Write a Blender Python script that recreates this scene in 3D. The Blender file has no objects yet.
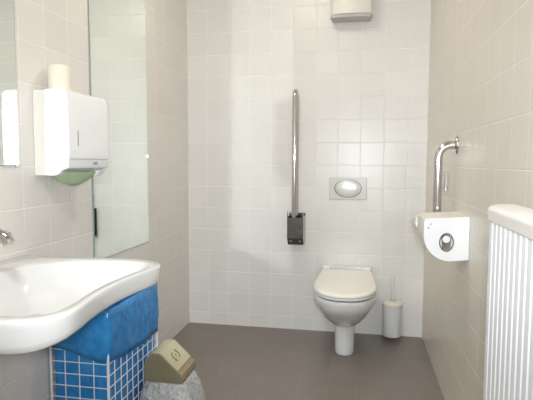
import bpy, bmesh, math, random
from mathutils import Vector, Matrix, noise
PI = math.pi
random.seed(4)
scene = bpy.context.scene
col = scene.collection

# ------------------------------------------------------------------ materials
def new_mat(name):
    m = bpy.data.materials.new(name); m.use_nodes = True
    nt = m.node_tree
    return m, nt, nt.nodes['Principled BSDF']

def simple(name, rgb, rough=.5, metal=0., coat=0., bump=0., bscale=40., var=0., vscale=6., trans=0., ior=1.45):
    m, nt, b = new_mat(name)
    b.inputs['Base Color'].default_value = (*rgb, 1)
    b.inputs['Roughness'].default_value = rough
    b.inputs['Metallic'].default_value = metal
    b.inputs['Coat Weight'].default_value = coat
    b.inputs['Coat Roughness'].default_value = .06
    b.inputs['Transmission Weight'].default_value = trans
    b.inputs['IOR'].default_value = ior
    tc = nt.nodes.new('ShaderNodeTexCoord')
    if var > 0:
        n = nt.nodes.new('ShaderNodeTexNoise'); n.inputs['Scale'].default_value = vscale
        n.inputs['Detail'].default_value = 4
        nt.links.new(tc.outputs['Object'], n.inputs['Vector'])
        mx = nt.nodes.new('ShaderNodeMix'); mx.data_type = 'RGBA'
        mx.inputs[6].default_value = (*[c*(1-var) for c in rgb], 1)
        mx.inputs[7].default_value = (*[min(1, c*(1+var)) for c in rgb], 1)
        nt.links.new(n.outputs['Fac'], mx.inputs[0])
        nt.links.new(mx.outputs[2], b.inputs['Base Color'])
    if bump > 0:
        n = nt.nodes.new('ShaderNodeTexNoise'); n.inputs['Scale'].default_value = bscale
        nt.links.new(tc.outputs['Object'], n.inputs['Vector'])
        bp = nt.nodes.new('ShaderNodeBump'); bp.inputs['Strength'].default_value = bump
        bp.inputs['Distance'].default_value = .01
        nt.links.new(n.outputs['Fac'], bp.inputs['Height'])
        nt.links.new(bp.outputs['Normal'], b.inputs['Normal'])
    return m

def tile_mat(name, tile, grout, ua, uo, va, vo, pitch=.15, gw=.0022, rough=.30, var=.02, mottled=0.):
    """square glazed tiles laid on the axes ua / va (0=x 1=y 2=z) with joints at offsets uo / vo"""
    m, nt, b = new_mat(name)
    N = nt.nodes.new; L = nt.links.new
    g = N('ShaderNodeNewGeometry'); s = N('ShaderNodeSeparateXYZ'); L(g.outputs['Position'], s.inputs[0])
    def mth(op, a, bb=None):
        n = N('ShaderNodeMath'); n.operation = op
        for i, v in enumerate((a, bb)):
            if v is None: continue
            if isinstance(v, (int, float)): n.inputs[i].default_value = v
            else: L(v, n.inputs[i])
        return n.outputs[0]
    def joint(ax, off):
        t = mth('DIVIDE', mth('SUBTRACT', s.outputs[ax], off), pitch)
        cell = mth('FLOOR', t)
        f = mth('SUBTRACT', t, cell)
        d = mth('SUBTRACT', .5, mth('ABSOLUTE', mth('SUBTRACT', f, .5)))
        mr = N('ShaderNodeMapRange'); mr.interpolation_type = 'SMOOTHSTEP'
        L(d, mr.inputs[0]); mr.inputs[1].default_value = gw*.5/pitch; mr.inputs[2].default_value = gw*1.5/pitch
        mr.inputs[3].default_value = 1; mr.inputs[4].default_value = 0
        return mr.outputs[0], cell
    ju, cu = joint(ua, uo); jv, cv = joint(va, vo)
    j = mth('MAXIMUM', ju, jv)
    cb = N('ShaderNodeCombineXYZ'); L(cu, cb.inputs[0]); L(cv, cb.inputs[1])
    wn = N('ShaderNodeTexWhiteNoise'); L(cb.outputs[0], wn.inputs['Vector'])
    fac = wn.outputs['Value']
    if mottled:
        nz = N('ShaderNodeTexNoise'); nz.inputs['Scale'].default_value = 9; nz.inputs['Detail'].default_value = 6
        L(g.outputs['Position'], nz.inputs['Vector'])
        fac = mth('ADD', mth('MULTIPLY', fac, 1-mottled), mth('MULTIPLY', nz.outputs['Fac'], mottled))
    mx = N('ShaderNodeMix'); mx.data_type = 'RGBA'; L(fac, mx.inputs[0])
    mx.inputs[6].default_value = (*[c*(1-var) for c in tile], 1)
    mx.inputs[7].default_value = (*[c*(1+var) for c in tile], 1)
    m2 = N('ShaderNodeMix'); m2.data_type = 'RGBA'; L(j, m2.inputs[0])
    L(mx.outputs[2], m2.inputs[6]); m2.inputs[7].default_value = (*grout, 1)
    L(m2.outputs[2], b.inputs['Base Color'])
    L(mth('ADD', rough, mth('MULTIPLY', j, .4)), b.inputs['Roughness'])
    bp = N('ShaderNodeBump'); bp.inputs['Strength'].default_value = .6; bp.inputs['Distance'].default_value = .002
    L(mth('SUBTRACT', 1, j), bp.inputs['Height']); L(bp.outputs['Normal'], b.inputs['Normal'])
    return m

TILE = (.735, .702, .662); GROUT = (.86, .85, .82)
M = {}
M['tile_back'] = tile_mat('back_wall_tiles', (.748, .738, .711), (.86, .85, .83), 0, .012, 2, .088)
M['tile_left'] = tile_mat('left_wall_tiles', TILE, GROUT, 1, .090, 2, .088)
M['tile_right'] = tile_mat('right_wall_tiles', (.705, .658, .58), (.86, .835, .78), 1, .055, 2, .088)  # darker beige: the wall's warm, grazing light is put into the tile colour
M['tile_floor'] = tile_mat('floor_tiles', (.205, .178, .158), (.27, .243, .22), 0, .012, 1, .09, gw=.002, rough=.38, var=.10, mottled=.7)
M['plaster'] = simple('white_plaster', (.78, .76, .71), .8, bump=.1, bscale=120)
M['mirror'] = simple('silvered_mirror', (.90, .945, .91), .005, 1)
M['mirror_edge'] = simple('ground_glass_edge', (.26, .33, .30), .25)
M['porcelain'] = simple('white_porcelain', (.67, .67, .66), .08, coat=.3)
M['seat'] = simple('ivory_seat_plastic', (.82, .795, .73), .22)
M['white_plastic'] = simple('white_plastic', (.80, .80, .79), .28)
M['warm_plastic'] = simple('offwhite_plastic', (.79, .76, .70), .35)
M['bright_plastic'] = simple('bright_white_plastic', (.86, .87, .88), .25)
M['gap'] = simple('seam_and_gap_shade', (.16, .16, .17), .6)  # dark grey for the cover seam and the painted shade below the seat
M['steel'] = simple('polished_steel', (.62, .60, .60), .13, 1)
M['reflection_steel'] = simple('steel_with_dark_reflection', (.23, .23, .215), .2, 1, bump=.1, bscale=30)  # dark room reflections put into the base colour of plain stainless steel
M['chrome'] = simple('chrome', (.62, .61, .64), .08, 1)
M['flush'] = simple('satin_flush_plate', (.62, .61, .58), .3)
M['pearl'] = simple('pearl_chrome_button', (.74, .76, .75), .22, .2)
M['paper_green'] = simple('green_recycled_paper', (.40, .52, .33), .9, bump=.3, bscale=90, var=.06)
M['paper_cream'] = simple('cream_paper', (.80, .76, .64), .9, bump=.15, bscale=150)
M['paper_white'] = simple('white_paper', (.85, .85, .84), .9)
M['rad'] = simple('radiator_enamel', (.90, .92, .955), .22)
M['rad_cap'] = simple('radiator_grille_enamel', (.83, .80, .78), .3)
M['wire'] = simple('white_coated_wire', (.80, .83, .88), .35)
M['bin_dark'] = simple('olive_beige_plastic', (.235, .205, .125), .4, bump=.05, bscale=200)
M['bin_light'] = simple('light_beige_plastic', (.55, .50, .35), .35)
M['bin_brown'] = simple('brown_beige_plastic', (.32, .25, .155), .4)
M['mark'] = simple('olive_printed_mark', (.22, .23, .12), .6)
M['ink'] = simple('grey_print', (.13, .11, .12), .6)
M['brush_white'] = simple('translucent_white_plastic', (.70, .71, .72), .3)
M['brush_top'] = simple('cream_rim_plastic', (.80, .76, .68), .35)
M['vent_under'] = simple('grey_fan_grille', (.50, .47, .47), .5)
M['switch'] = simple('clear_grey_plastic', (.60, .60, .56), .15)
M['silver_tape'] = simple('ring_metal', (.27, .27, .29), .2, .8)

def blue_bag_mat():
    m, nt, b = new_mat('blue_bag_film')
    N = nt.nodes.new; L = nt.links.new
    tc = N('ShaderNodeTexCoord'); mp = N('ShaderNodeMapping'); mp.inputs['Scale'].default_value = (1, 1, 1.0)
    L(tc.outputs['Object'], mp.inputs[0])
    n = N('ShaderNodeTexNoise'); n.inputs['Scale'].default_value = 14; n.inputs['Detail'].default_value = 5; n.inputs['Distortion'].default_value = 1.2
    L(mp.outputs[0], n.inputs['Vector'])
    cr = N('ShaderNodeValToRGB'); cr.color_ramp.elements[0].position = .35; cr.color_ramp.elements[1].position = .7
    cr.color_ramp.elements[0].color = (.015, .19, .52, 1); cr.color_ramp.elements[1].color = (.035, .29, .66, 1)
    L(n.outputs['Fac'], cr.inputs[0]); L(cr.outputs[0], b.inputs['Base Color'])
    b.inputs['Roughness'].default_value = .3
    n2 = N('ShaderNodeTexNoise'); n2.inputs['Scale'].default_value = 22; n2.inputs['Distortion'].default_value = 1.5; n2.inputs['Detail'].default_value = 2
    L(mp.outputs[0], n2.inputs['Vector'])
    bp = N('ShaderNodeBump'); bp.inputs['Strength'].default_value = .4; bp.inputs['Distance'].default_value = .01
    L(n2.outputs['Fac'], bp.inputs['Height']); L(bp.outputs[0], b.inputs['Normal'])
    return m
M['blue'] = blue_bag_mat()

def clear_bag_mat():
    m, nt, b = new_mat('clear_bag_film')
    N = nt.nodes.new; L = nt.links.new
    b.inputs['Base Color'].default_value = (.86, .88, .91, 1); b.inputs['Roughness'].default_value = .3
    tc = N('ShaderNodeTexCoord')
    n2 = N('ShaderNodeTexNoise'); n2.inputs['Scale'].default_value = 20; n2.inputs['Distortion'].default_value = 2.5; n2.inputs['Detail'].default_value = 4
    L(tc.outputs['Object'], n2.inputs['Vector'])
    bp = N('ShaderNodeBump'); bp.inputs['Strength'].default_value = 1.; bp.inputs['Distance'].default_value = .03
    L(n2.outputs['Fac'], bp.inputs['Height']); L(bp.outputs[0], b.inputs['Normal'])
    tr = N('ShaderNodeBsdfTransparent'); mx = N('ShaderNodeMixShader')
    mr = N('ShaderNodeMapRange'); L(n2.outputs['Fac'], mr.inputs[0]); mr.inputs[1].default_value = .3; mr.inputs[2].default_value = .7
    mr.inputs[3].default_value = .42; mr.inputs[4].default_value = .80
    L(mr.outputs[0], mx.inputs[0]); L(tr.outputs[0], mx.inputs[1]); L(b.outputs[0], mx.inputs[2])
    L(mx.outputs[0], nt.nodes['Material Output'].inputs[0])
    return m
M['clear'] = clear_bag_mat()

def emis(name, rgb, s):
    m, nt, b = new_mat(name)
    b.inputs['Base Color'].default_value = (.85, .83, .78, 1)
    b.inputs['Emission Color'].default_value = (*rgb, 1); b.inputs['Emission Strength'].default_value = s
    return m
LAMP_W = (1., .90, .76)
M['opal'] = emis('lit_opal_glass', LAMP_W, 25.)

# ------------------------------------------------------------------ geometry helpers
def link(name, bm, mat, parent=None, smooth=True, bevel=0., seg=3, angle=40):
    bmesh.ops.remove_doubles(bm, verts=bm.verts, dist=1e-6)
    bmesh.ops.recalc_face_normals(bm, faces=bm.faces)
    me = bpy.data.meshes.new(name); bm.to_mesh(me); bm.free()
    o = bpy.data.objects.new(name, me); col.objects.link(o)
    me.materials.append(M[mat] if isinstance(mat, str) else mat)
    if smooth:
        for p in me.polygons: p.use_smooth = True
        if bevel == 0 and angle < 180:
            try: me.set_sharp_from_angle(angle=math.radians(angle))
            except Exception: pass
    if bevel > 0:
        md = o.modifiers.new('bevel', 'BEVEL'); md.width = bevel; md.segments = seg
        md.limit_method = 'ANGLE'; md.angle_limit = math.radians(35)
        if smooth:
            md.harden_normals = True
    if parent is not None:
        o.parent = parent
        o.matrix_parent_inverse = Matrix.Translation(-parent.location) if parent.parent is None else Matrix.Identity(4)
        if parent.parent is not None:
            o.matrix_parent_inverse = Matrix.Identity(4)
    return o

def thing(name, label, cat, loc=(0, 0, 0), group=None):
    o = bpy.data.objects.new(name, None); o.location = loc; o.empty_display_size = .05
    col.objects.link(o); o['label'] = label; o['category'] = cat
    if group: o['group'] = group
    return o
def tag(o, label, cat, group=None):
    o['label'] = label; o['category'] = cat
    if group: o['group'] = group
    return o
def struct(o): o['kind'] = 'structure'; return o

def box(bm, x0, x1, y0, y1, z0, z1):
    vs = [bm.verts.new((x, y, z)) for x in (x0, x1) for y in (y0, y1) for z in (z0, z1)]
    for f in ((0, 1, 3, 2), (4, 6, 7, 5), (0, 4, 5, 1), (2, 3, 7, 6), (0, 2, 6, 4), (1, 5, 7, 3)):
        bm.faces.new([vs[i] for i in f])
def bx(*a): bm = bmesh.new(); box(bm, *a); return bm

def loft(bm, loops, cap0=True, cap1=True, closed=True):
    R_ = [[bm.verts.new(p) for p in lp] for lp in loops]
    n = len(R_[0])
    for a, b in zip(R_, R_[1:]):
        for i in range(n if closed else n-1):
            j = (i+1) % n
            bm.faces.new((a[i], a[j], b[j], b[i]))
    if cap0: bm.faces.new(R_[0])
    if cap1: bm.faces.new(R_[-1])
    return R_

def tube(bm, pts, r, n=12, caps=True):
    pts = [Vector(p) for p in pts]
    rs = r if isinstance(r, (list, tuple)) else [r]*len(pts)
    loops = []; prev = None
    for i, p in enumerate(pts):
        t = (pts[min(i+1, len(pts)-1)] - pts[max(i-1, 0)]).normalized()
        if prev is None:
            a = Vector((0, 0, 1)) if abs(t.z) < .9 else Vector((1, 0, 0))
            u = t.cross(a).normalized()
        else:
            u = (prev - t*prev.dot(t)).normalized()
        prev = u; v = t.cross(u)
        loops.append([p + (u*math.cos(2*PI*k/n) + v*math.sin(2*PI*k/n))*rs[i] for k in range(n)])
    loft(bm, loops, caps, caps)

def arc(c, r, a0, a1, n, plane='yz'):
    out = []
    for i in range(n+1):
        a = a0 + (a1-a0)*i/n; u, v = r*math.cos(a), r*math.sin(a)
        out.append({'yz': (c[0], c[1]+u, c[2]+v), 'xz': (c[0]+u, c[1], c[2]+v), 'xy': (c[0]+u, c[1]+v, c[2])}[plane])
    return out

def lathe(bm, prof, c, n=40, axis='z'):
    loops = []
    for r, h in prof:
        lp = []
        for k in range(n):
            a = 2*PI*k/n; u, v = r*math.cos(a), r*math.sin(a)
            lp.append({'z': (c[0]+u, c[1]+v, c[2]+h), 'y': (c[0]+u, c[1]+h, c[2]+v), 'x': (c[0]+h, c[1]+u, c[2]+v)}[axis])
        loops.append(lp)
    loft(bm, loops)

def prism(bm, poly, a0, a1, axis='y'):
    """poly in the two other axes, extruded from a0 to a1"""
    def P(u, v, w): return {'y': (u, w, v), 'x': (w, u, v), 'z': (u, v, w)}[axis]
    loft(bm, [[P(u, v, a0) for u, v in poly], [P(u, v, a1) for u, v in poly]])

def text_obj(name, body, size, mat, loc, mw, parent=None, ext=.0004):
    cu = bpy.data.curves.new(name, 'FONT'); cu.body = body; cu.size = size; cu.extrude = ext
    cu.align_x = 'CENTER'; cu.align_y = 'CENTER'
    t = bpy.data.objects.new(name, cu); col.objects.link(t)
    dg = bpy.context.evaluated_depsgraph_get()
    me = bpy.data.meshes.new_from_object(t.evaluated_get(dg))
    bpy.data.objects.remove(t)
    me.transform(Matrix.Translation(loc) @ mw)
    o = bpy.data.objects.new(name, me); col.objects.link(o); me.materials.clear(); me.materials.append(M[mat])
    if parent:
        o.parent = parent
        o.matrix_parent_inverse = Matrix.Translation(-parent.location) if parent.parent is None else Matrix.Identity(4)
    return o

# ------------------------------------------------------------------ room
XL, XR, YB, YF, ZC = -1.182, .435, 3.350, -1.3, 2.55
T = .1
struct(link('floor', bx(XL-T, XR+T, YF-T, YB+T, -T, 0), 'tile_floor', smooth=False))
struct(link('ceiling', bx(XL-T, XR+T, YF-T, YB+T, ZC, ZC+T), 'plaster', smooth=False))
struct(link('wall_back', bx(XL-T, XR+T, YB, YB+T, 0, ZC), 'tile_back', smooth=False))
struct(link('wall_left', bx(XL-T, XL, YF, YB, 0, ZC), 'tile_left', smooth=False))
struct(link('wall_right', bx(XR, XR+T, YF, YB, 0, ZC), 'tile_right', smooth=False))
struct(link('wall_front', bx(XL-T, XR+T, YF-T, YF, 0, ZC), 'plaster', smooth=False))
# silicone joints in the two visible corners
for nm, x, s in (('trim_1', XL, 1), ('trim_2', XR, -1)):
    bm = bmesh.new(); prism(bm, [(x, YB), (x+s*.005, YB), (x, YB-.005)], 0, ZC, 'z')
    struct(link(nm, bm, simple('pale_silicone_'+nm, (.72, .70, .65), .5), smooth=False))

# ------------------------------------------------------------------ mirrors
def mirror(name, y0, y1, z0, z1, ch, label, clips):
    t = thing(name, label, 'mirror', (XL, (y0+y1)/2, z0))
    x0, x1 = XL+.0005, XL+.007
    poly = [(y0, z0), (y1, z0), (y1, z1-ch), (y1-ch*.25, z1-ch*.35), (y1-ch*.8, z1), (y0+ch*.8, z1), (y0+ch*.25, z1-ch*.35), (y0, z1-ch)] if ch else [(y0, z0), (y1, z0), (y1, z1), (y0, z1)]
    bm = bmesh.new(); prism(bm, poly, x0, x1-.0008, 'x')
    link('glass_edge', bm, 'mirror_edge', t, smooth=False)
    cy, cz = (y0+y1)/2, (z0+z1)/2
    sp = [(cy+(y-cy)*(1-.005/(y1-y0)), cz+(z-cz)*(1-.005/(z1-z0))) for y, z in poly]
    bm = bmesh.new(); prism(bm, sp, x1-.0008, x1, 'x')
    link('mirror_glass', bm, 'mirror', t, smooth=False)
    for (y, z) in clips:
        bm = bmesh.new(); box(bm, XL+.0005, XL+.010, y-.004, y+.004, z-.006, z+.006)
        link('clip', bm, 'chrome', t, bevel=.002)
    return t
mirror('wall_mirror', 2.056, 2.652, .70, 2.045, .05, 'tall frameless mirror on the left wall, between towel dispenser and back corner', [(2.652, 1.19), (2.056, 1.19)])
mirror('wall_mirror', .98, 1.566, 1.142, 2.0, 0, 'frameless mirror above the wash basin, cut by the left edge of the photo', [(1.552, 1.142)])

# ------------------------------------------------------------------ wash basin
def resample(pts, n):
    pts = [Vector((*p, 0)) for p in pts]; m = len(pts)
    # closed Catmull-Rom then equal arc length
    fine = []
    for i in range(m):
        p0, p1, p2, p3 = pts[i-1], pts[i], pts[(i+1) % m], pts[(i+2) % m]
        for k in range(16):
            t = k/16
            fine.append(.5*((2*p1)+(p2-p0)*t+(2*p0-5*p1+4*p2-p3)*t*t+(3*p1-p0-3*p2+p3)*t**3))
    L_ = [0]
    for a, b in zip(fine, fine[1:]+fine[:1]): L_.append(L_[-1]+(b-a).length)
    out = []; j = 0
    for i in range(n):
        s = L_[-1]*i/n
        while L_[j+1] < s: j += 1
        f = (s-L_[j])/(L_[j+1]-L_[j]+1e-9)
        out.append(fine[j].lerp(fine[(j+1) % len(fine)], f))
    return [(p.x, p.y) for p in out]
YC = 1.243
half = [(-1.181, 1.56), (-1.172, 1.586), (-1.05, 1.590), (-.88, 1.590), (-.75, 1.588), (-.675, 1.570), (-.632, 1.515), (-.630, 1.46), (-.643, 1.38), (-.652, 1.30)]
outl = half + [(-.654, YC)] + [(x, 2*YC-y) for x, y in reversed(half)] + [(-1.181, YC-.15), (-1.181, YC), (-1.181, YC+.15)]
NB = 96
outer = resample(outl, NB)
ih = [(-1.062, YC+.14), (-1.040, YC+.19), (-.96, YC+.262), (-.84, YC+.297), (-.74, YC+.302), (-.672, YC+.270), (-.660, YC+.20), (-.673, YC+.10)]
inl = [(-1.066, YC+.06)] + ih + [(-.679, YC)] + [(x, 2*YC-y) for x, y in reversed(ih)] + [(-1.066, YC-.06)]
inner = resample(inl, NB)
# align the two loops by angle about a centre
cxb, cyb = -.87, YC
def byang(lp):
    k = min(range(len(lp)), key=lambda i: abs(math.atan2(lp[i][1]-cyb, lp[i][0]-cxb)))
    lp = lp[k:]+lp[:k]
    a1 = math.atan2(lp[6][1]-cyb, lp[6][0]-cxb)
    if a1 < 0: lp = [lp[0]]+lp[:0:-1]
    return lp
outer, inner = byang(outer), byang(inner)
def at(lp, s, z, c=(cxb, cyb)): return [(c[0]+(x-c[0])*s, c[1]+(y-c[1])*s, z) for x, y in lp]
def toward(a, b, f, z): return [(p[0]+(q[0]-p[0])*f, p[1]+(q[1]-p[1])*f, z) for p, q in zip(a, b)]
def wallclamp(lp): return [(max(x, XL+.001), y, z) for x, y, z in lp]
ZB = .821
dc = (-.90, YC)
loops = [wallclamp(at(outer, .10, ZB-.145, dc)), wallclamp(at(outer, .32, ZB-.14, dc)), wallclamp(at(outer, .52, ZB-.118, dc)), wallclamp(at(outer, .66, ZB-.085, dc)), wallclamp(at(outer, .78, ZB-.076, dc)), wallclamp(at(outer, .93, ZB-.074)),
         wallclamp(at(outer, .972, ZB-.073)), wallclamp(at(outer, .984, ZB-.068)), at(outer, .992, ZB-.052), at(outer, .999, ZB-.018), at(outer, 1., ZB-.008), at(outer, .997, ZB-.002), at(outer, .990, ZB),
         toward([p[:2] for p in at(outer, .990, 0)], inner, .5, ZB-.002), toward(inner, inner, 0, ZB-.001), at(inner, .985, ZB-.005, dc), at(inner, .96, ZB-.018, dc), at(inner, .87, ZB-.045, dc),
         at(inner, .74, ZB-.070, dc), at(inner, .55, ZB-.092, dc), at(inner, .32, ZB-.108, dc), at(inner, .08, ZB-.112, dc)]
wb = thing('wash_basin', 'white ceramic wash basin mounted on the left wall above the wire basket', 'wash basin', (XL, YC, .65))
def lift(p):
    d = ZB-p[2]
    k = .76+.36*min(1, max(0, (1.0-p[1])/.12)) if p[0] > -1.0 else 1
    f_ = min(1, max(0, (d-.02)/.05)) * min(1, max(0, (.10-d)/.03))
    return p[2] + (1-k)*.075*f_
bm = bmesh.new()
loft(bm, [[(max(p[0], XL+.0008), p[1], lift(p) if i < 10 else p[2]) for p in lp] for i, lp in enumerate(loops)])
link('basin_bowl', bm, 'porcelain', wb, angle=180)
bm = bmesh.new(); lathe(bm, [(.006, .004), (.022, .004), (.026, .001), (.026, -.003)], (-.90, YC, ZB-.109), 28)
link('drain', bm, 'chrome', wb)
# tap (mixer), spout reaching out from the deck towards the bowl
tp = thing('basin_tap', 'chrome basin tap standing on the back deck of the wash basin', 'tap', (-1.118, 1.262, ZB))
bm = bmesh.new(); lathe(bm, [(.027, 0), (.027, .006), (.023, .012), (.022, .09), (.024, .10), (.024, .125), (.014, .136), (.003, .138)], (-1.118, 1.262, ZB), 28)
link('body', bm, 'chrome', tp)
bm = bmesh.new()
tube(bm, [(-1.115, 1.262, ZB+.098), (-1.085, 1.264, ZB+.120), (-1.055, 1.266, ZB+.126), (-1.03, 1.268, ZB+.123), (-1.006, 1.269, ZB+.116), (-.996, 1.270, ZB+.098)], [.021, .021, .021, .020, .0185, .016], 18)
link('spout', bm, 'chrome', tp)
bm = bmesh.new(); tube(bm, [(-1.118, 1.262, ZB+.135), (-1.122, 1.255, ZB+.15), (-1.14, 1.25, ZB+.17), (-1.165, 1.245, ZB+.185)], [.012, .012, .009, .006], 12)
link('lever', bm, 'chrome', tp)

# ------------------------------------------------------------------ paper towel dispenser
td = thing('towel_dispenser', 'white wall-mounted paper towel dispenser on the left wall between both mirrors', 'towel dispenser', (XL, 1.80, 1.105))
y0, y1 = 1.655, 1.948
bm = bmesh.new(); box(bm, XL+.0005, -1.133, y0+.001, y1-.001, 1.104, 1.419)
link('back_box', bm, 'warm_plastic', td, bevel=.004)
prof = [(-1.1325, 1.104), (-1.105, 1.104), (-1.092, 1.106), (-1.080, 1.113), (-1.068, 1.124), (-1.055, 1.129), (-1.046, 1.131), (-1.041, 1.138),
        (-1.039, 1.20), (-1.039, 1.32), (-1.042, 1.40), (-1.047, 1.413), (-1.058, 1.420), (-1.1325, 1.422)]
bm = bmesh.new(); prism(bm, prof, y0, y1, 'y')
dr = link('front_cover', bm, 'bright_plastic', td, bevel=.004)
bm = bmesh.new(); box(bm, -1.0395, -1.0383, 1.716, 1.720, 1.215, 1.272); link('lock_slot', bm, 'ink', td, smooth=False)
bm = bmesh.new(); box(bm, -1.0400, -1.0386, y0+.006, y1-.006, 1.1655, 1.167); link('cover_seam', bm, 'gap', td, smooth=False)
text_obj('printed_logo', 'zack', .019, 'ink', (-1.0383, 1.840, 1.151), Matrix.Rotation(PI/2, 4, 'Z') @ Matrix.Rotation(PI/2, 4, 'X'), td)
# green towels drooping from the slot underneath
def droop(name, mat, x_c, ya, yb, zt, drop, w, ph):
    bm = bmesh.new(); nu, nv = 22, 12; top = []
    for s in (0, 1):
        G = []
        for i in range(nu+1):
            u = i/nu; row = []
            for j in range(nv+1):
                v = j/nv
                sag = drop*max(0, math.sin(PI*min(1, u)))**.8
                a = PI*v
                x = x_c + w*math.cos(a)*(1-.15*u)*.5
                z = zt - sag*math.sin(a) + .0015*math.sin(9*u+ph+5*v)
                y = ya+(yb-ya)*u
                row.append(bm.verts.new((x, y, z + s*.0025)))
            G.append(row)
        for i in range(nu):
            for j in range(nv): bm.faces.new((G[i][j], G[i+1][j], G[i+1][j+1], G[i][j+1]))
        top.append(G)
    a, b = top
    for i in range(nu):
        for j in (0, nv): bm.faces.new((a[i][j], a[i+1][j], b[i+1][j], b[i][j]))
    for j in range(nv):
        for i in (0, nu): bm.faces.new((a[i][j], a[i][j+1], b[i][j+1], b[i][j]))
    return link(name, bm, mat)
g = droop('paper_towel', 'paper_green', -1.105, 1.675, 1.915, 1.114, .052, .085, 0)
tag(g, 'green folded paper towel drooping from the underside of the towel dispenser', 'paper towel')
# white flap end of towel
bm = bmesh.new(); prism(bm, [(-1.085, 1.118), (-1.050, 1.122), (-1.052, 1.119), (-1.072, 1.098), (-1.086, 1.100)], 1.895, 1.938, 'y')
tag(link('paper_towel', bm, 'paper_white', bevel=.002), 'small white paper towel tip sticking out below the far end of the dispenser', 'paper towel')
# cream roll on top
bm = bmesh.new(); lathe(bm, [(.008, .004), (.036, .003), (.0395, 0.), (.041, .006), (.041, .088), (.0385, .096), (.030, .099), (.012, .0985), (.011, .08), (.0, .08)][1:-1], (-1.128, 1.745, 1.4225), 36)
tag(link('paper_roll', bm, 'paper_cream'), 'cream cylindrical paper roll standing on top of the towel dispenser', 'paper roll')

# ------------------------------------------------------------------ wire basket + blue bag
bx0, bx1, by0, by1, bz = -1.168, -.927, 1.70, 2.165, .585
wk = thing('wire_basket', 'white wire grid waste basket on the floor, lined with a blue bag', 'waste basket', ((bx0+bx1)/2, (by0+by1)/2, 0))
bm = bmesh.new()
for x in (bx0, bx1):
    for y in (by0, by1): tube(bm, [(x, y, .004), (x, y, bz)], .0055, 8)
for z in (.006, bz-.004):
    for a, b in (((bx0, by0), (bx1, by0)), ((bx1, by0), (bx1, by1)), ((bx1, by1), (bx0, by1)), ((bx0, by1), (bx0, by0))):
        tube(bm, [(*a, z), (*b, z)], .0038, 8)
link('frame', bm, 'wire', wk)
bm = bmesh.new(); rw = .0021
zz = [.05+.0475*i for i in range(11)]
for z in zz:
    for a, b in (((bx0, by0), (bx1, by0)), ((bx1, by0), (bx1, by1)), ((bx1, by1), (bx0, by1)), ((bx0, by1), (bx0, by0))):
        tube(bm, [(*a, z), (*b, z)], rw, 6)
nx, ny = 4, 9
for i in range(nx+1):
    x = bx0+(bx1-bx0)*i/nx
    for y in (by0, by1): tube(bm, [(x, y, .006), (x, y, bz)], rw, 6)
    tube(bm, [(x, by0, .006), (x, by1, .006)], rw, 6)
for i in range(ny+1):
    y = by0+(by1-by0)*i/ny
    for x in (bx0, bx1): tube(bm, [(x, y, .006), (x, y, bz)], rw, 6)
link('wire_grid', bm, 'wire', wk)

def perim(x0, x1, y0, y1, n, rad=.012):
    """rounded rectangle sampled in n points from the near right corner"""
    P = []
    cs = [((x1-rad, y0+rad), -PI/2), ((x1-rad, y1-rad), 0), ((x0+rad, y1-rad), PI/2), ((x0+rad, y0+rad), PI)]
    pts = []
    for (c, a0) in cs:
        for k in range(5):
            a = a0+PI/2*k/4; pts.append(Vector((c[0]+rad*math.cos(a), c[1]+rad*math.sin(a), 0)))
    L_ = [0]
    for a, b in zip(pts, pts[1:]+pts[:1]): L_.append(L_[-1]+(b-a).length)
    j = 0
    for i in range(n):
        s = L_[-1]*i/n
        while L_[j+1] < s: j += 1
        f = (s-L_[j])/(L_[j+1]-L_[j]+1e-9); p = pts[j].lerp(pts[(j+1) % len(pts)], f); P.append(p)
    return P
n = 220
def ring(off, z, wob, zfun=None):
    P = perim(bx0-off, bx1+off, by0-off, by1+off, n, .010+max(off, 0))
    c = Vector(((bx0+bx1)/2, (by0+by1)/2, 0)); out = []
    for i, p in enumerate(P):
        d = (p-c).normalized(); zz_ = zfun(p) if zfun else z
        w = wob*(noise.noise(Vector((p.x*11, p.y*11, zz_*9)))+.5*noise.noise(Vector((p.x*30, p.y*30, zz_*18))))
        q = p+d*w
        out.append((max(q.x, XL+.002), q.y, zz_))
    return out
def hem(p):
    u = min(1, max(0, (p.x-bx0)/(bx1-bx0))); v = (p.y-by0)/(by1-by0)
    return .392 + .06*(1-u)**1.5 - .03*v*u + -.014*math.sin(PI*v)*u + .002*math.sin(p.y*35+p.x*30)
bm = bmesh.new()
skl = []
for k in range(9):
    f = k/8
    skl.append(ring(.0085+.005*math.sin(PI*min(1, f*1.1)), 0, .0035*(.2+.8*f)+.001, (lambda f: (lambda p: hem(p)*(1-f)+(bz+.006)*f))(1-f)))
# skl[0] is the top, skl[-1] the hem; continue inside the basket
inside = [ring(-.006, 0, .002, lambda p: bz+.004), ring(-.008, 0, .004, lambda p: bz-.10), ring(-.008, 0, .003, lambda p: .25), ring(-.010, 0, .003, lambda p: .03)]
loft(bm, skl[::-1] + inside, False, True)
o = link('bin_bag', bm, 'blue', angle=180)
sd = o.modifiers.new('film', 'SOLIDIFY'); sd.thickness = .0008; sd.offset = -1
tag(o, 'blue plastic bag lining the wire basket, its hem folded over the rim', 'bin bag')

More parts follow.
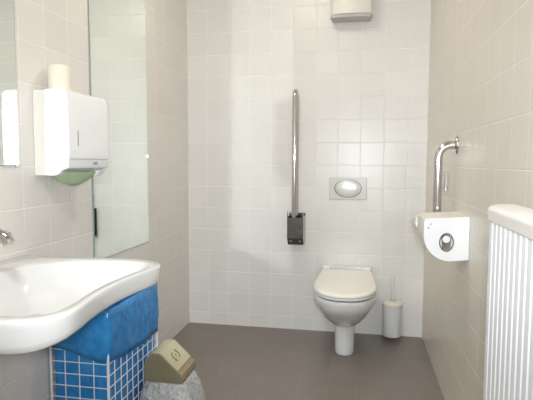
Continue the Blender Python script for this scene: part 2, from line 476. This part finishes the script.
# ------------------------------------------------------------------ swing bin + clear bag
sx0, sx1, sy0, sy1 = -.900, -.724, 1.955, 2.128
sb = thing('swing_bin', 'small beige swing-lid bin on the floor right of the wire basket', 'bin', (-.81, 2.04, 0))
bm = bmesh.new()
def rrect(x0, x1, y0, y1, z, rad=.02, k=5):
    out = []
    for (c, a0) in (((x1-rad, y0+rad), -PI/2), ((x1-rad, y1-rad), 0), ((x0+rad, y1-rad), PI/2), ((x0+rad, y0+rad), PI)):
        for i in range(k+1):
            a = a0+PI/2*i/k; out.append((c[0]+rad*math.cos(a), c[1]+rad*math.sin(a), z))
    return out
loft(bm, [rrect(sx0+.022, sx1-.022, sy0+.022, sy1-.022, .0), rrect(sx0+.008, sx1-.008, sy0+.008, sy1-.008, .205)])
link('bin_body', bm, 'bin_light', sb)
lid = [(-.900, .208), (-.724, .208), (-.722, .224), (-.726, .244), (-.740, .252), (-.748, .262), (-.822, .331), (-.834, .334), (-.862, .333), (-.873, .326), (-.897, .292)]
bm = bmesh.new(); prism(bm, lid, sy0, sy1, 'y')
lo = link('lid', bm, 'bin_dark', sb, bevel=.004)
# flap on top: follows top and slope, lighter
fl = [(-.8935, .3005), (-.8715, .330), (-.862, .3355), (-.834, .3375), (-.8205, .3350), (-.744, .2640), (-.746, .2612), (-.822, .3300), (-.834, .3335), (-.862, .3325), (-.872, .3255), (-.8925, .2975)]
bm = bmesh.new(); prism(bm, fl, sy0+.003, sy1-.003, 'y')
fo = link('swing_flap', bm, 'bin_light', sb, bevel=.0008)
bm = bmesh.new(); prism(bm, [(-.746, .2585), (-.7385, .2545), (-.7255, .2465), (-.7215, .224), (-.7235, .222), (-.730, .243), (-.742, .250)], sy0+.001, sy1-.001, 'y')
link('rim_band', bm, 'bin_brown', sb, bevel=.0008)
# raised mark on the sloping flap: two curved arrows
ang = math.atan2(.2640-.3350, -.744+.8205)
e1 = Vector((math.cos(ang), 0, math.sin(ang))); e2 = Vector((0, 1, 0)); nn = Vector((-e1.z, 0, e1.x))
c0 = Vector((-.7835, 2.035, .3007))+nn*.0008
bm = bmesh.new()
for s in (1, -1):
    P = [c0 + (e1*(.021*math.cos(a)) + e2*(.029*math.sin(a)))*s for a in [PI*(.15+.6*k/8) for k in range(9)]]
    tube(bm, P, 0.0029, 6)
    tip = P[-1]; tube(bm, [tip+e2*.010*s, tip-e1*.008*s], .0022, 6)
tube(bm, [c0-e1*.006, c0+e1*.006], .0022, 6)
mk = link('printed_mark', bm, 'mark', sb)

bm = bmesh.new(); nb = 120
def bagring(off, z, wob):
    P = rrect(sx0-off, sx1+off, sy0-off, sy1+off, z, .03+off, 29); c = Vector(((sx0+sx1)/2, (sy0+sy1)/2, 0)); out = []
    for p in P:
        p = Vector(p); d = Vector((p.x-c.x, p.y-c.y, 0)).normalized()
        a = math.atan2(d.y, d.x)
        w = wob*(math.sin(a*9+z*14)+.6*math.sin(a*17+z*30)+1.2*noise.noise(Vector((p.x*20, p.y*20, z*8))))
        q = p+d*w; out.append((max(q.x, bx1+.009), q.y, z))
    return out
loft(bm, [bagring(-.004, .2072, .0), bagring(.003, .206, .0), bagring(.010, .195, .002), bagring(.024, .16, .003), bagring(.040, .11, .004), bagring(.050, .06, .005), bagring(.055, .02, .006)], False, False)
o = link('bin_bag', bm, 'clear', angle=180)
tag(o, 'clear crinkled plastic bag hanging down around the small beige swing bin', 'bin bag')

# ------------------------------------------------------------------ toilet
TX = -.065
wc = thing('toilet', 'white wall-hung toilet with closed lid on the back wall below the flush plate', 'toilet', (TX, YB, 0))
def egg(hw, yf, yb, z, hwb=None, n=64, p=2.3):
    """D-shaped outline: rounded front, straight tapering sides, ending at yb"""
    hwb = hw*.92 if hwb is None else hwb
    yw = yf+(min(yb, 3.3)-yf)*.42; out = []
    for k in range(n//2+1):
        a = -PI/2+PI*k/(n//2)                  # right round the front to the left
        c, s = math.cos(a), math.sin(a)
        x = hw*math.copysign(abs(s)**(2/p), s); y = yw-(yw-yf)*abs(c)**(2/p)
        out.append((TX+x, y, z))
    m = n//2-1
    for k in range(1, m+1):
        f = k/(m+1)
        if f < .4: g = f/.4; out.append((TX+hw+(hwb-hw)*g**1.6, yw+(yb-yw)*g, z))
        elif f <= .6: g = (f-.4)/.2; out.append((TX+hwb-2*hwb*g, yb, z))
        else: g = (f-.6)/.4; out.append((TX-hwb+(hwb-hw)*(1-(1-g)**1.6), yb-(yb-yw)*g, z))
    return out
YW = YB-.0008
bm = bmesh.new()
loft(bm, [egg(.050, 2.90, 3.05, .185, .05), egg(.068, 2.885, YW-.05, .188, .06), egg(.088, 2.85, YW, .203, .08), egg(.112, 2.80, YW, .232, .105), egg(.137, 2.735, YW, .272, .128), egg(.160, 2.675, YW, .322, .15),
          egg(.178, 2.630, YW, .360, .165), egg(.180, 2.619, YW, .395, .168), egg(.179, 2.618, YW, .408, .168), egg(.174, 2.624, YW-.002, .414, .165)])
link('toilet_bowl', bm, 'porcelain', wc, angle=180)
bm = bmesh.new(); lathe(bm, [(.048, 0.0008), (.054, .006), (.057, .02), (.0585, .10), (.060, .20)], (TX, 2.978, 0), 40)
link('pedestal', bm, 'porcelain', wc)
bm = bmesh.new(); loft(bm, [egg(.172, 2.622, 3.27, .4145, .150), egg(.172, 2.622, 3.27, .4215, .150)])
link('seat_gap_shade', bm, 'gap', wc)  # dark layer standing in for the shade in the gap under the seat
bm = bmesh.new(); loft(bm, [egg(.176, 2.612, 3.275, .4215, .154), egg(.180, 2.607, 3.278, .425, .157), egg(.180, 2.607, 3.278, .4335, .157), egg(.178, 2.610, 3.276, .436, .156)])
link('seat', bm, 'porcelain', wc)
bm = bmesh.new(); loft(bm, [egg(.177, 2.609, 3.276, .4365, .155), egg(.181, 2.604, 3.280, .441, .159), egg(.181, 2.604, 3.280, .448, .159), egg(.176, 2.612, 3.276, .4545, .155), egg(.160, 2.65, 3.26, .4575, .140), egg(.10, 2.78, 3.20, .459, .09)])
link('lid', bm, 'seat', wc, angle=180)
for s in (-1, 1):
    bm = bmesh.new(); lathe(bm, [(.010, 0), (.014, .002), (.014, .036), (.010, .038)], (TX+s*.135-.019, 3.292, .452), 20, 'x')
    link('hinge', bm, 'white_plastic', wc)
bm = bmesh.new(); box(bm, TX-.168, TX+.168, 3.306, YW, .405, .462)
link('rear_ledge', bm, 'porcelain', wc, bevel=.01)

# ------------------------------------------------------------------ flush plate
fp = thing('flush_plate', 'rectangular off-white flush plate with oval button above the toilet', 'flush plate', (-.066, YB, .983))
bm = bmesh.new(); box(bm, -.189, .057, YB-.010, YB-.0005, .910, 1.056)
link('plate', bm, 'flush', fp, bevel=.004)
def oval(bm, cx, cz, a, b, prof):
    loft(bm, [[(cx+a*s*math.cos(2*PI*k/48), y, cz+b*s*math.sin(2*PI*k/48)) for k in range(48)] for s, y in prof])
bm = bmesh.new(); oval(bm, -.066, .985, .090, .062, [(1., YB-.0095), (1., YB-.0115), (.96, YB-.012), (.95, YB-.0098)])
link('button_rim', bm, 'silver_tape', fp)
bm = bmesh.new(); oval(bm, -.066, .985, .085, .057, [(1., YB-.0095), (1., YB-.014), (.9, YB-.018), (.6, YB-.0205), (.1, YB-.0215)])
link('flush_button', bm, 'pearl', fp, angle=180)

# ------------------------------------------------------------------ folded support rail on the back wall
rx = -.410
sr = thing('folding_grab_rail', 'steel folding grab rail raised upright on the back wall left of the toilet', 'grab rail', (rx, YB, .61))
ya, yb_ = YB-.040, YB-.130
ym, rr = (ya+yb_)/2, (ya-yb_)/2
bm = bmesh.new()
tube(bm, [(rx, ya, .76)] + [(rx, ya, z) for z in (.9, 1.2, 1.5)] + arc((rx, ym, 1.575), rr, 0, PI, 14) + [(rx, yb_, z) for z in (1.5, 1.2, .9)] + [(rx, yb_, .76)], .0172, 18)
link('rail_loop', bm, 'steel', sr)
bm = bmesh.new(); box(bm, rx-.050, rx+.062, YB-.008, YB-.0005, .608, .815); link('wall_plate', bm, 'reflection_steel', sr, bevel=.002)
bm = bmesh.new()
for s in (-1, 1):
    prism(bm, [(YB-.007, .612), (YB-.110, .612), (YB-.152, .66), (YB-.152, .795), (YB-.145, .835), (YB-.13, .80), (YB-.007, .80)], rx+.010+s*.050-.003, rx+.010+s*.050+.003, 'x')
prism(bm, [(YB-.100, .612), (YB-.110, .611), (YB-.1525, .66), (YB-.1525, .795), (YB-.147, .795), (YB-.147, .665)], rx-.042, rx+.062, 'x')
link('hinge_bracket', bm, 'reflection_steel', sr, bevel=.001)
for z in (.640,):
    for s in (-1, 1):
        bm = bmesh.new(); lathe(bm, [(.004, 0), (.007, .002), (.007, .004), (.003, .006)], (rx+.010+s*.030, YB-.138, z), 14, 'y'); link('screw', bm, 'chrome', sr)

# ------------------------------------------------------------------ angled grab rail on the right wall
gx, gy = XR-.078, 2.366
gr = thing('wall_grab_rail', 'bent steel grab rail on the right wall, running down behind the toilet paper box', 'grab rail', (XR, gy, .80))
bm = bmesh.new(); rb = .055
tube(bm, [(XR-.006, gy, 1.237), (gx+rb+.006, gy, 1.237)] + [(gx+rb-rb*math.sin(a), gy, 1.237-rb+rb*math.cos(a)) for a in [PI/2*k/10 for k in range(11)]] + [(gx, gy, z) for z in (1.1, 1.0, .9)] +
     [(gx+rb-rb*math.cos(a), gy, .86-rb*math.sin(a)) for a in [PI/2*k/10 for k in range(11)]] + [(XR-.006, gy, .805)], .0185, 18)
link('rail', bm, 'steel', gr)
for z in (1.237, .805):
    bm = bmesh.new(); lathe(bm, [(.041, -.0005), (.041, -.004), (.037, -.009), (.019, -.011), (.017, -.016)], (XR, gy, z), 32, 'x'); link('flange', bm, 'steel', gr)

# ------------------------------------------------------------------ toilet paper box
pb = thing('toilet_paper_dispenser', 'white rounded toilet paper dispenser on the right wall in front of the grab rail', 'toilet paper dispenser', (XR, 2.16, .77))
py0, py1 = 2.050, 2.285
def prof_tp(gr_=0.):
    xl, xr, zt, zb = .262+gr_, XR-.0008, .945-gr_, .766+gr_
    out = [(xr, zt), (xl+.012, zt-.010), (xl+.003, zt-.016), (xl, zt-.026), (xl, .872)]
    R_ = .098
    for k in range(1, 12):
        a = PI+PI/2*k/11; out.append((xl+R_+R_*math.cos(a), .872-.000+(.872-zb)*math.sin(a)))
    out += [(xr-.04, zb+.003), (xr, zb+.008)]
    return out
P = prof_tp()
bm = bmesh.new(); prism(bm, P, py0+.005, py1, 'y')
link('cover', bm, 'warm_plastic', pb, bevel=.003)
# white side cheek facing the door, with an oval sight hole
bm = bmesh.new(); hc = (.3490, .842); HN = 36
hole = [(hc[0]+.027*math.cos(2*PI*k/HN), hc[1]+.0365*math.sin(2*PI*k/HN)) for k in range(HN)]
fy = py0
ov = [bm.verts.new((x, fy, z)) for x, z in P]; hv = [bm.verts.new((x, fy, z)) for x, z in hole]
ed = [bm.edges.new((ov[i], ov[(i+1) % len(ov)])) for i in range(len(ov))] + [bm.edges.new((hv[i], hv[(i+1) % HN])) for i in range(HN)]
bmesh.ops.triangle_fill(bm, use_beauty=True, use_dissolve=False, edges=ed, normal=(0, -1, 0))
r = bmesh.ops.extrude_face_region(bm, geom=bm.faces[:])
bmesh.ops.translate(bm, verts=[v for v in r['geom'] if isinstance(v, bmesh.types.BMVert)], vec=(0, .0048, 0))
link('side_cheek', bm, 'bright_plastic', pb, smooth=False)
bm = bmesh.new()
loft(bm, [[(hc[0]+a*math.cos(2*PI*k/HN), y, hc[1]+b*math.sin(2*PI*k/HN)) for k in range(HN)] for a, b, y in ((.0275, .037, py0+.0004), (.0282, .0380, py0-.003), (.0265, .036, py0-.005), (.0240, .033, py0-.003), (.0240, .033, py0+.0046))], False, False)
link('sight_ring', bm, 'silver_tape', pb)
bm = bmesh.new(); lathe(bm, [(.0185, 0), (.0185, -.008), (.016, -.010), (.0145, -.008), (.0140, -.0045)], (hc[0]-.001, py0+.0045, hc[1]+.012), 28, 'y')
link('spindle_ring', bm, 'silver_tape', pb)
bm = bmesh.new(); lathe(bm, [(.0150, 0), (.0150, -.008), (.013, -.0105), (.004, -.0115)], (hc[0]-.001, py0+.0045, hc[1]+.012), 28, 'y')
link('roll_core', bm, 'paper_white', pb)
bm = bmesh.new(); box(bm, hc[0]-.017, hc[0]+.017, py0-.001, py0+.004, hc[1]-.030, hc[1]+.002)
link('lock_tongue', bm, 'steel', pb, bevel=.002)
for dx, dz in ((-.062, .076), (-.070, .060)):
    bm = bmesh.new(); lathe(bm, [(.0035, 0), (.0035, -.0012), (.001, -.002)], (hc[0]+dx, py0, hc[1]+dz-.004), 12, 'y'); link('rivet', bm, 'silver_tape', pb)
bm = bmesh.new(); prism(bm, [(.2612, .925), (.250, .915), (.246, .895), (.252, .880), (.2612, .875)], py1-.05, py1-.02, 'y'); link('paper_lever', bm, 'flush', pb, bevel=.002)

# ------------------------------------------------------------------ switch plate
sw = thing('call_switch', 'small square light switch plate on the right wall behind the bent grab rail', 'switch', (XR, 2.62, 1.06))
bm = bmesh.new(); box(bm, XR-.012, XR-.0005, 2.56, 2.70, 1.020, 1.112); link('cover_plate', bm, 'switch', sw, bevel=.003)
bm = bmesh.new(); box(bm, XR-.019, XR-.0125, 2.595, 2.665, 1.036, 1.096); link('rocker', bm, 'flush', sw, bevel=.003)

# ------------------------------------------------------------------ toilet brush
tb = thing('brush_holder', 'white cylindrical toilet brush holder low on the back wall right of the toilet', 'brush holder', (.232, 3.262, 0))
bm = bmesh.new(); lathe(bm, [(.050, .0008), (.058, .004), (.061, .012), (.063, .205), (.058, .207), (.057, .03), (.01, .028)], (.232, 3.262, .030), 40)
link('holder_cup', bm, 'brush_white', tb)
bm = bmesh.new(); lathe(bm, [(.0635, .2055), (.0655, .209), (.0655, .217), (.060, .224), (.035, .232), (.022, .233), (.022, .228), (.034, .226), (.055, .2185), (.0575, .2075)], (.232, 3.262, .030), 40)
link('rim_collar', bm, 'brush_top', tb)
link('wall_hook', bx(.205, .259, 3.322, YB-.0005, .13, .20), 'brush_white', tb, bevel=.003)

br = thing('toilet_brush', 'white toilet brush standing upright in the holder beside the toilet', 'toilet brush', (.232, 3.262, .03))
bm = bmesh.new(); lathe(bm, [(.006, .12), (.009, .20), (.0105, .30), (.0115, .38), (.0125, .400), (.009, .409), (.003, .411)], (.232, 3.262, .02), 20)
link('handle', bm, 'brush_white', br)
bm = bmesh.new(); lathe(bm, [(.01, .035), (.035, .04), (.042, .06), (.042, .10), (.03, .115), (.008, .12)], (.232, 3.262, .03), 28)
link('bristles', bm, 'white_plastic', br)

# ------------------------------------------------------------------ fan box high on the back wall
ex = thing('extractor_fan', 'white box-shaped extractor fan high on the back wall at the top edge', 'fan', (-.06, YB, 2.08))
bm = bmesh.new()
loft(bm, [[(-.190+.012, YB-.0008, z), (.070-.012+.004, YB-.0008, z), (.070, YB-.08, z), (.064, YB-.115, z), (.045, YB-.128, z), (-.06, YB-.140, z), (-.165, YB-.128, z), (-.184, YB-.115, z), (-.190, YB-.08, z)] for z in (2.085, 2.36)])
link('housing', bm, 'warm_plastic', ex, bevel=.006)
bm = bmesh.new()
loft(bm, [[(-.180, YB-.0008, z), (.064, YB-.0008, z), (.072, YB-.085, z), (.060, YB-.118, z), (-.06, YB-.132, z), (-.180, YB-.118, z), (-.192, YB-.085, z)] for z in (2.066, 2.0855)])
link('grille', bm, 'vent_under', ex, bevel=.003)

# ------------------------------------------------------------------ radiator
rd = thing('radiator', 'tall white ribbed panel radiator on the right wall at the right edge', 'radiator', (XR, .8, .15))
RX, ry0, ry1, rz0, rz1 = .330, .30, 1.338, .15, 1.010
pts = []; pitch = .0362; nrib = int((ry1-ry0)/pitch); y = ry1
pts.append((RX+.012, ry1))
for i in range(nrib):
    a = ry1-.004-i*pitch
    pts += [(RX+.002, a), (RX, a-.003), (RX, a-pitch*.76), (RX+.002, a-pitch*.76-.003), (RX+.0045, a-pitch*.87), (RX+.0045, a-pitch*.96)]
last = pts[-1][1]
outline = pts + [(RX+.02, last), (RX+.075, last), (RX+.075, ry1), ]
bm = bmesh.new(); prism(bm, outline, rz0, rz1, 'z')
link('ribbed_panel', bm, 'rad', rd, smooth=False)
bm = bmesh.new()
prism(bm, [(RX-.003, rz1-.0005), (RX-.004, 1.040), (RX+.002, 1.048), (RX+.020, 1.053), (RX+.060, 1.053), (RX+.078, 1.046), (RX+.078, rz1-.0005)], last-.004, ry1+.006, 'y')
tg = link('top_grille', bm, 'rad_cap', rd, bevel=.004)
for z in (.30, .88):
    for yy in (.5, 1.1):
        link('bracket', bx(RX+.0755, XR-.0008, yy-.02, yy+.02, z-.02, z+.02), 'rad', rd, smooth=False)

# ------------------------------------------------------------------ ceiling lamp (just above the frame) + camera flash
LX, LY = -.42, 2.25
cl = thing('ceiling_lamp', 'round opal ceiling lamp above the room, outside the photo', 'lamp', (LX, LY, ZC))
bm = bmesh.new(); lathe(bm, [(.17, -.0005), (.17, -.02), (.16, -.024)], (LX, LY, ZC), 48); link('lamp_base', bm, 'white_plastic', cl)
bm = bmesh.new(); lathe(bm, [(.155, -.0245), (.152, -.045), (.13, -.068), (.08, -.082), (.01, -.086)], (LX, LY, ZC), 48); link('lamp_shade', bm, 'opal', cl, angle=180)

CAM = Vector((0, 0, 1.15713))
FLASH_R, FLASH_W = .045, 100.
ld = bpy.data.lights.new('camera_flash', 'SPOT'); ld.spot_size = math.radians(85); ld.spot_blend = .95; ld.energy = FLASH_W; ld.color = (.90, .955, 1.); ld.shadow_soft_size = FLASH_R
lo_ = bpy.data.objects.new('camera_flash', ld); lo_.location = CAM+Vector((.03, -.06, .06)); col.objects.link(lo_)
# added cool fill light nearer the entrance, standing in for daylight; no lamp known
ld = bpy.data.lights.new('entrance_fill', 'AREA'); ld.shape = 'DISK'; ld.size = .4; ld.energy = 21.; ld.color = (.96, .98, 1.)
l2 = bpy.data.objects.new('entrance_fill', ld); l2.location = (-.35, .1, ZC-.03); col.objects.link(l2)

w = bpy.data.worlds.new('world'); scene.world = w; w.use_nodes = True
w.node_tree.nodes['Background'].inputs[0].default_value = (.05, .05, .05, 1)

# ------------------------------------------------------------------ camera
yaw, pitch_, roll, F = .182597, .0761835, .00344973, 495.892
f = Vector((-math.sin(yaw)*math.cos(pitch_), math.cos(yaw)*math.cos(pitch_), -math.sin(pitch_)))
r0 = Vector((math.cos(yaw), math.sin(yaw), 0)); u0 = r0.cross(f)
r = r0*math.cos(roll)+u0*math.sin(roll); u = u0*math.cos(roll)-r0*math.sin(roll)
cd = bpy.data.cameras.new('camera'); cam = bpy.data.objects.new('camera', cd); col.objects.link(cam)
cam.matrix_world = Matrix(((r.x, u.x, -f.x, CAM.x), (r.y, u.y, -f.y, CAM.y), (r.z, u.z, -f.z, CAM.z), (0, 0, 0, 1)))
cd.sensor_width = 36; cd.lens = F*36/533; cd.clip_start = .02
scene.camera = cam
lo_.rotation_euler = cam.matrix_world.to_euler()
lo_.rotation_euler.x += math.radians(4)

vs = scene.view_settings
vs.view_transform = 'Standard'; vs.look = 'None'; vs.gamma = 1; vs.use_curve_mapping = False; vs.exposure = .25
scene.cycles.sample_clamp_indirect = 0
scene.cycles.caustics_reflective = True
scene.cycles.blur_glossy = 0.; scene.cycles.use_adaptive_sampling = False
scene.cycles.use_guiding = True; scene.cycles.use_surface_guiding = True; scene.cycles.use_volume_guiding = False; scene.cycles.guiding_training_samples = 64; scene.cycles.surface_guiding_probability = .6
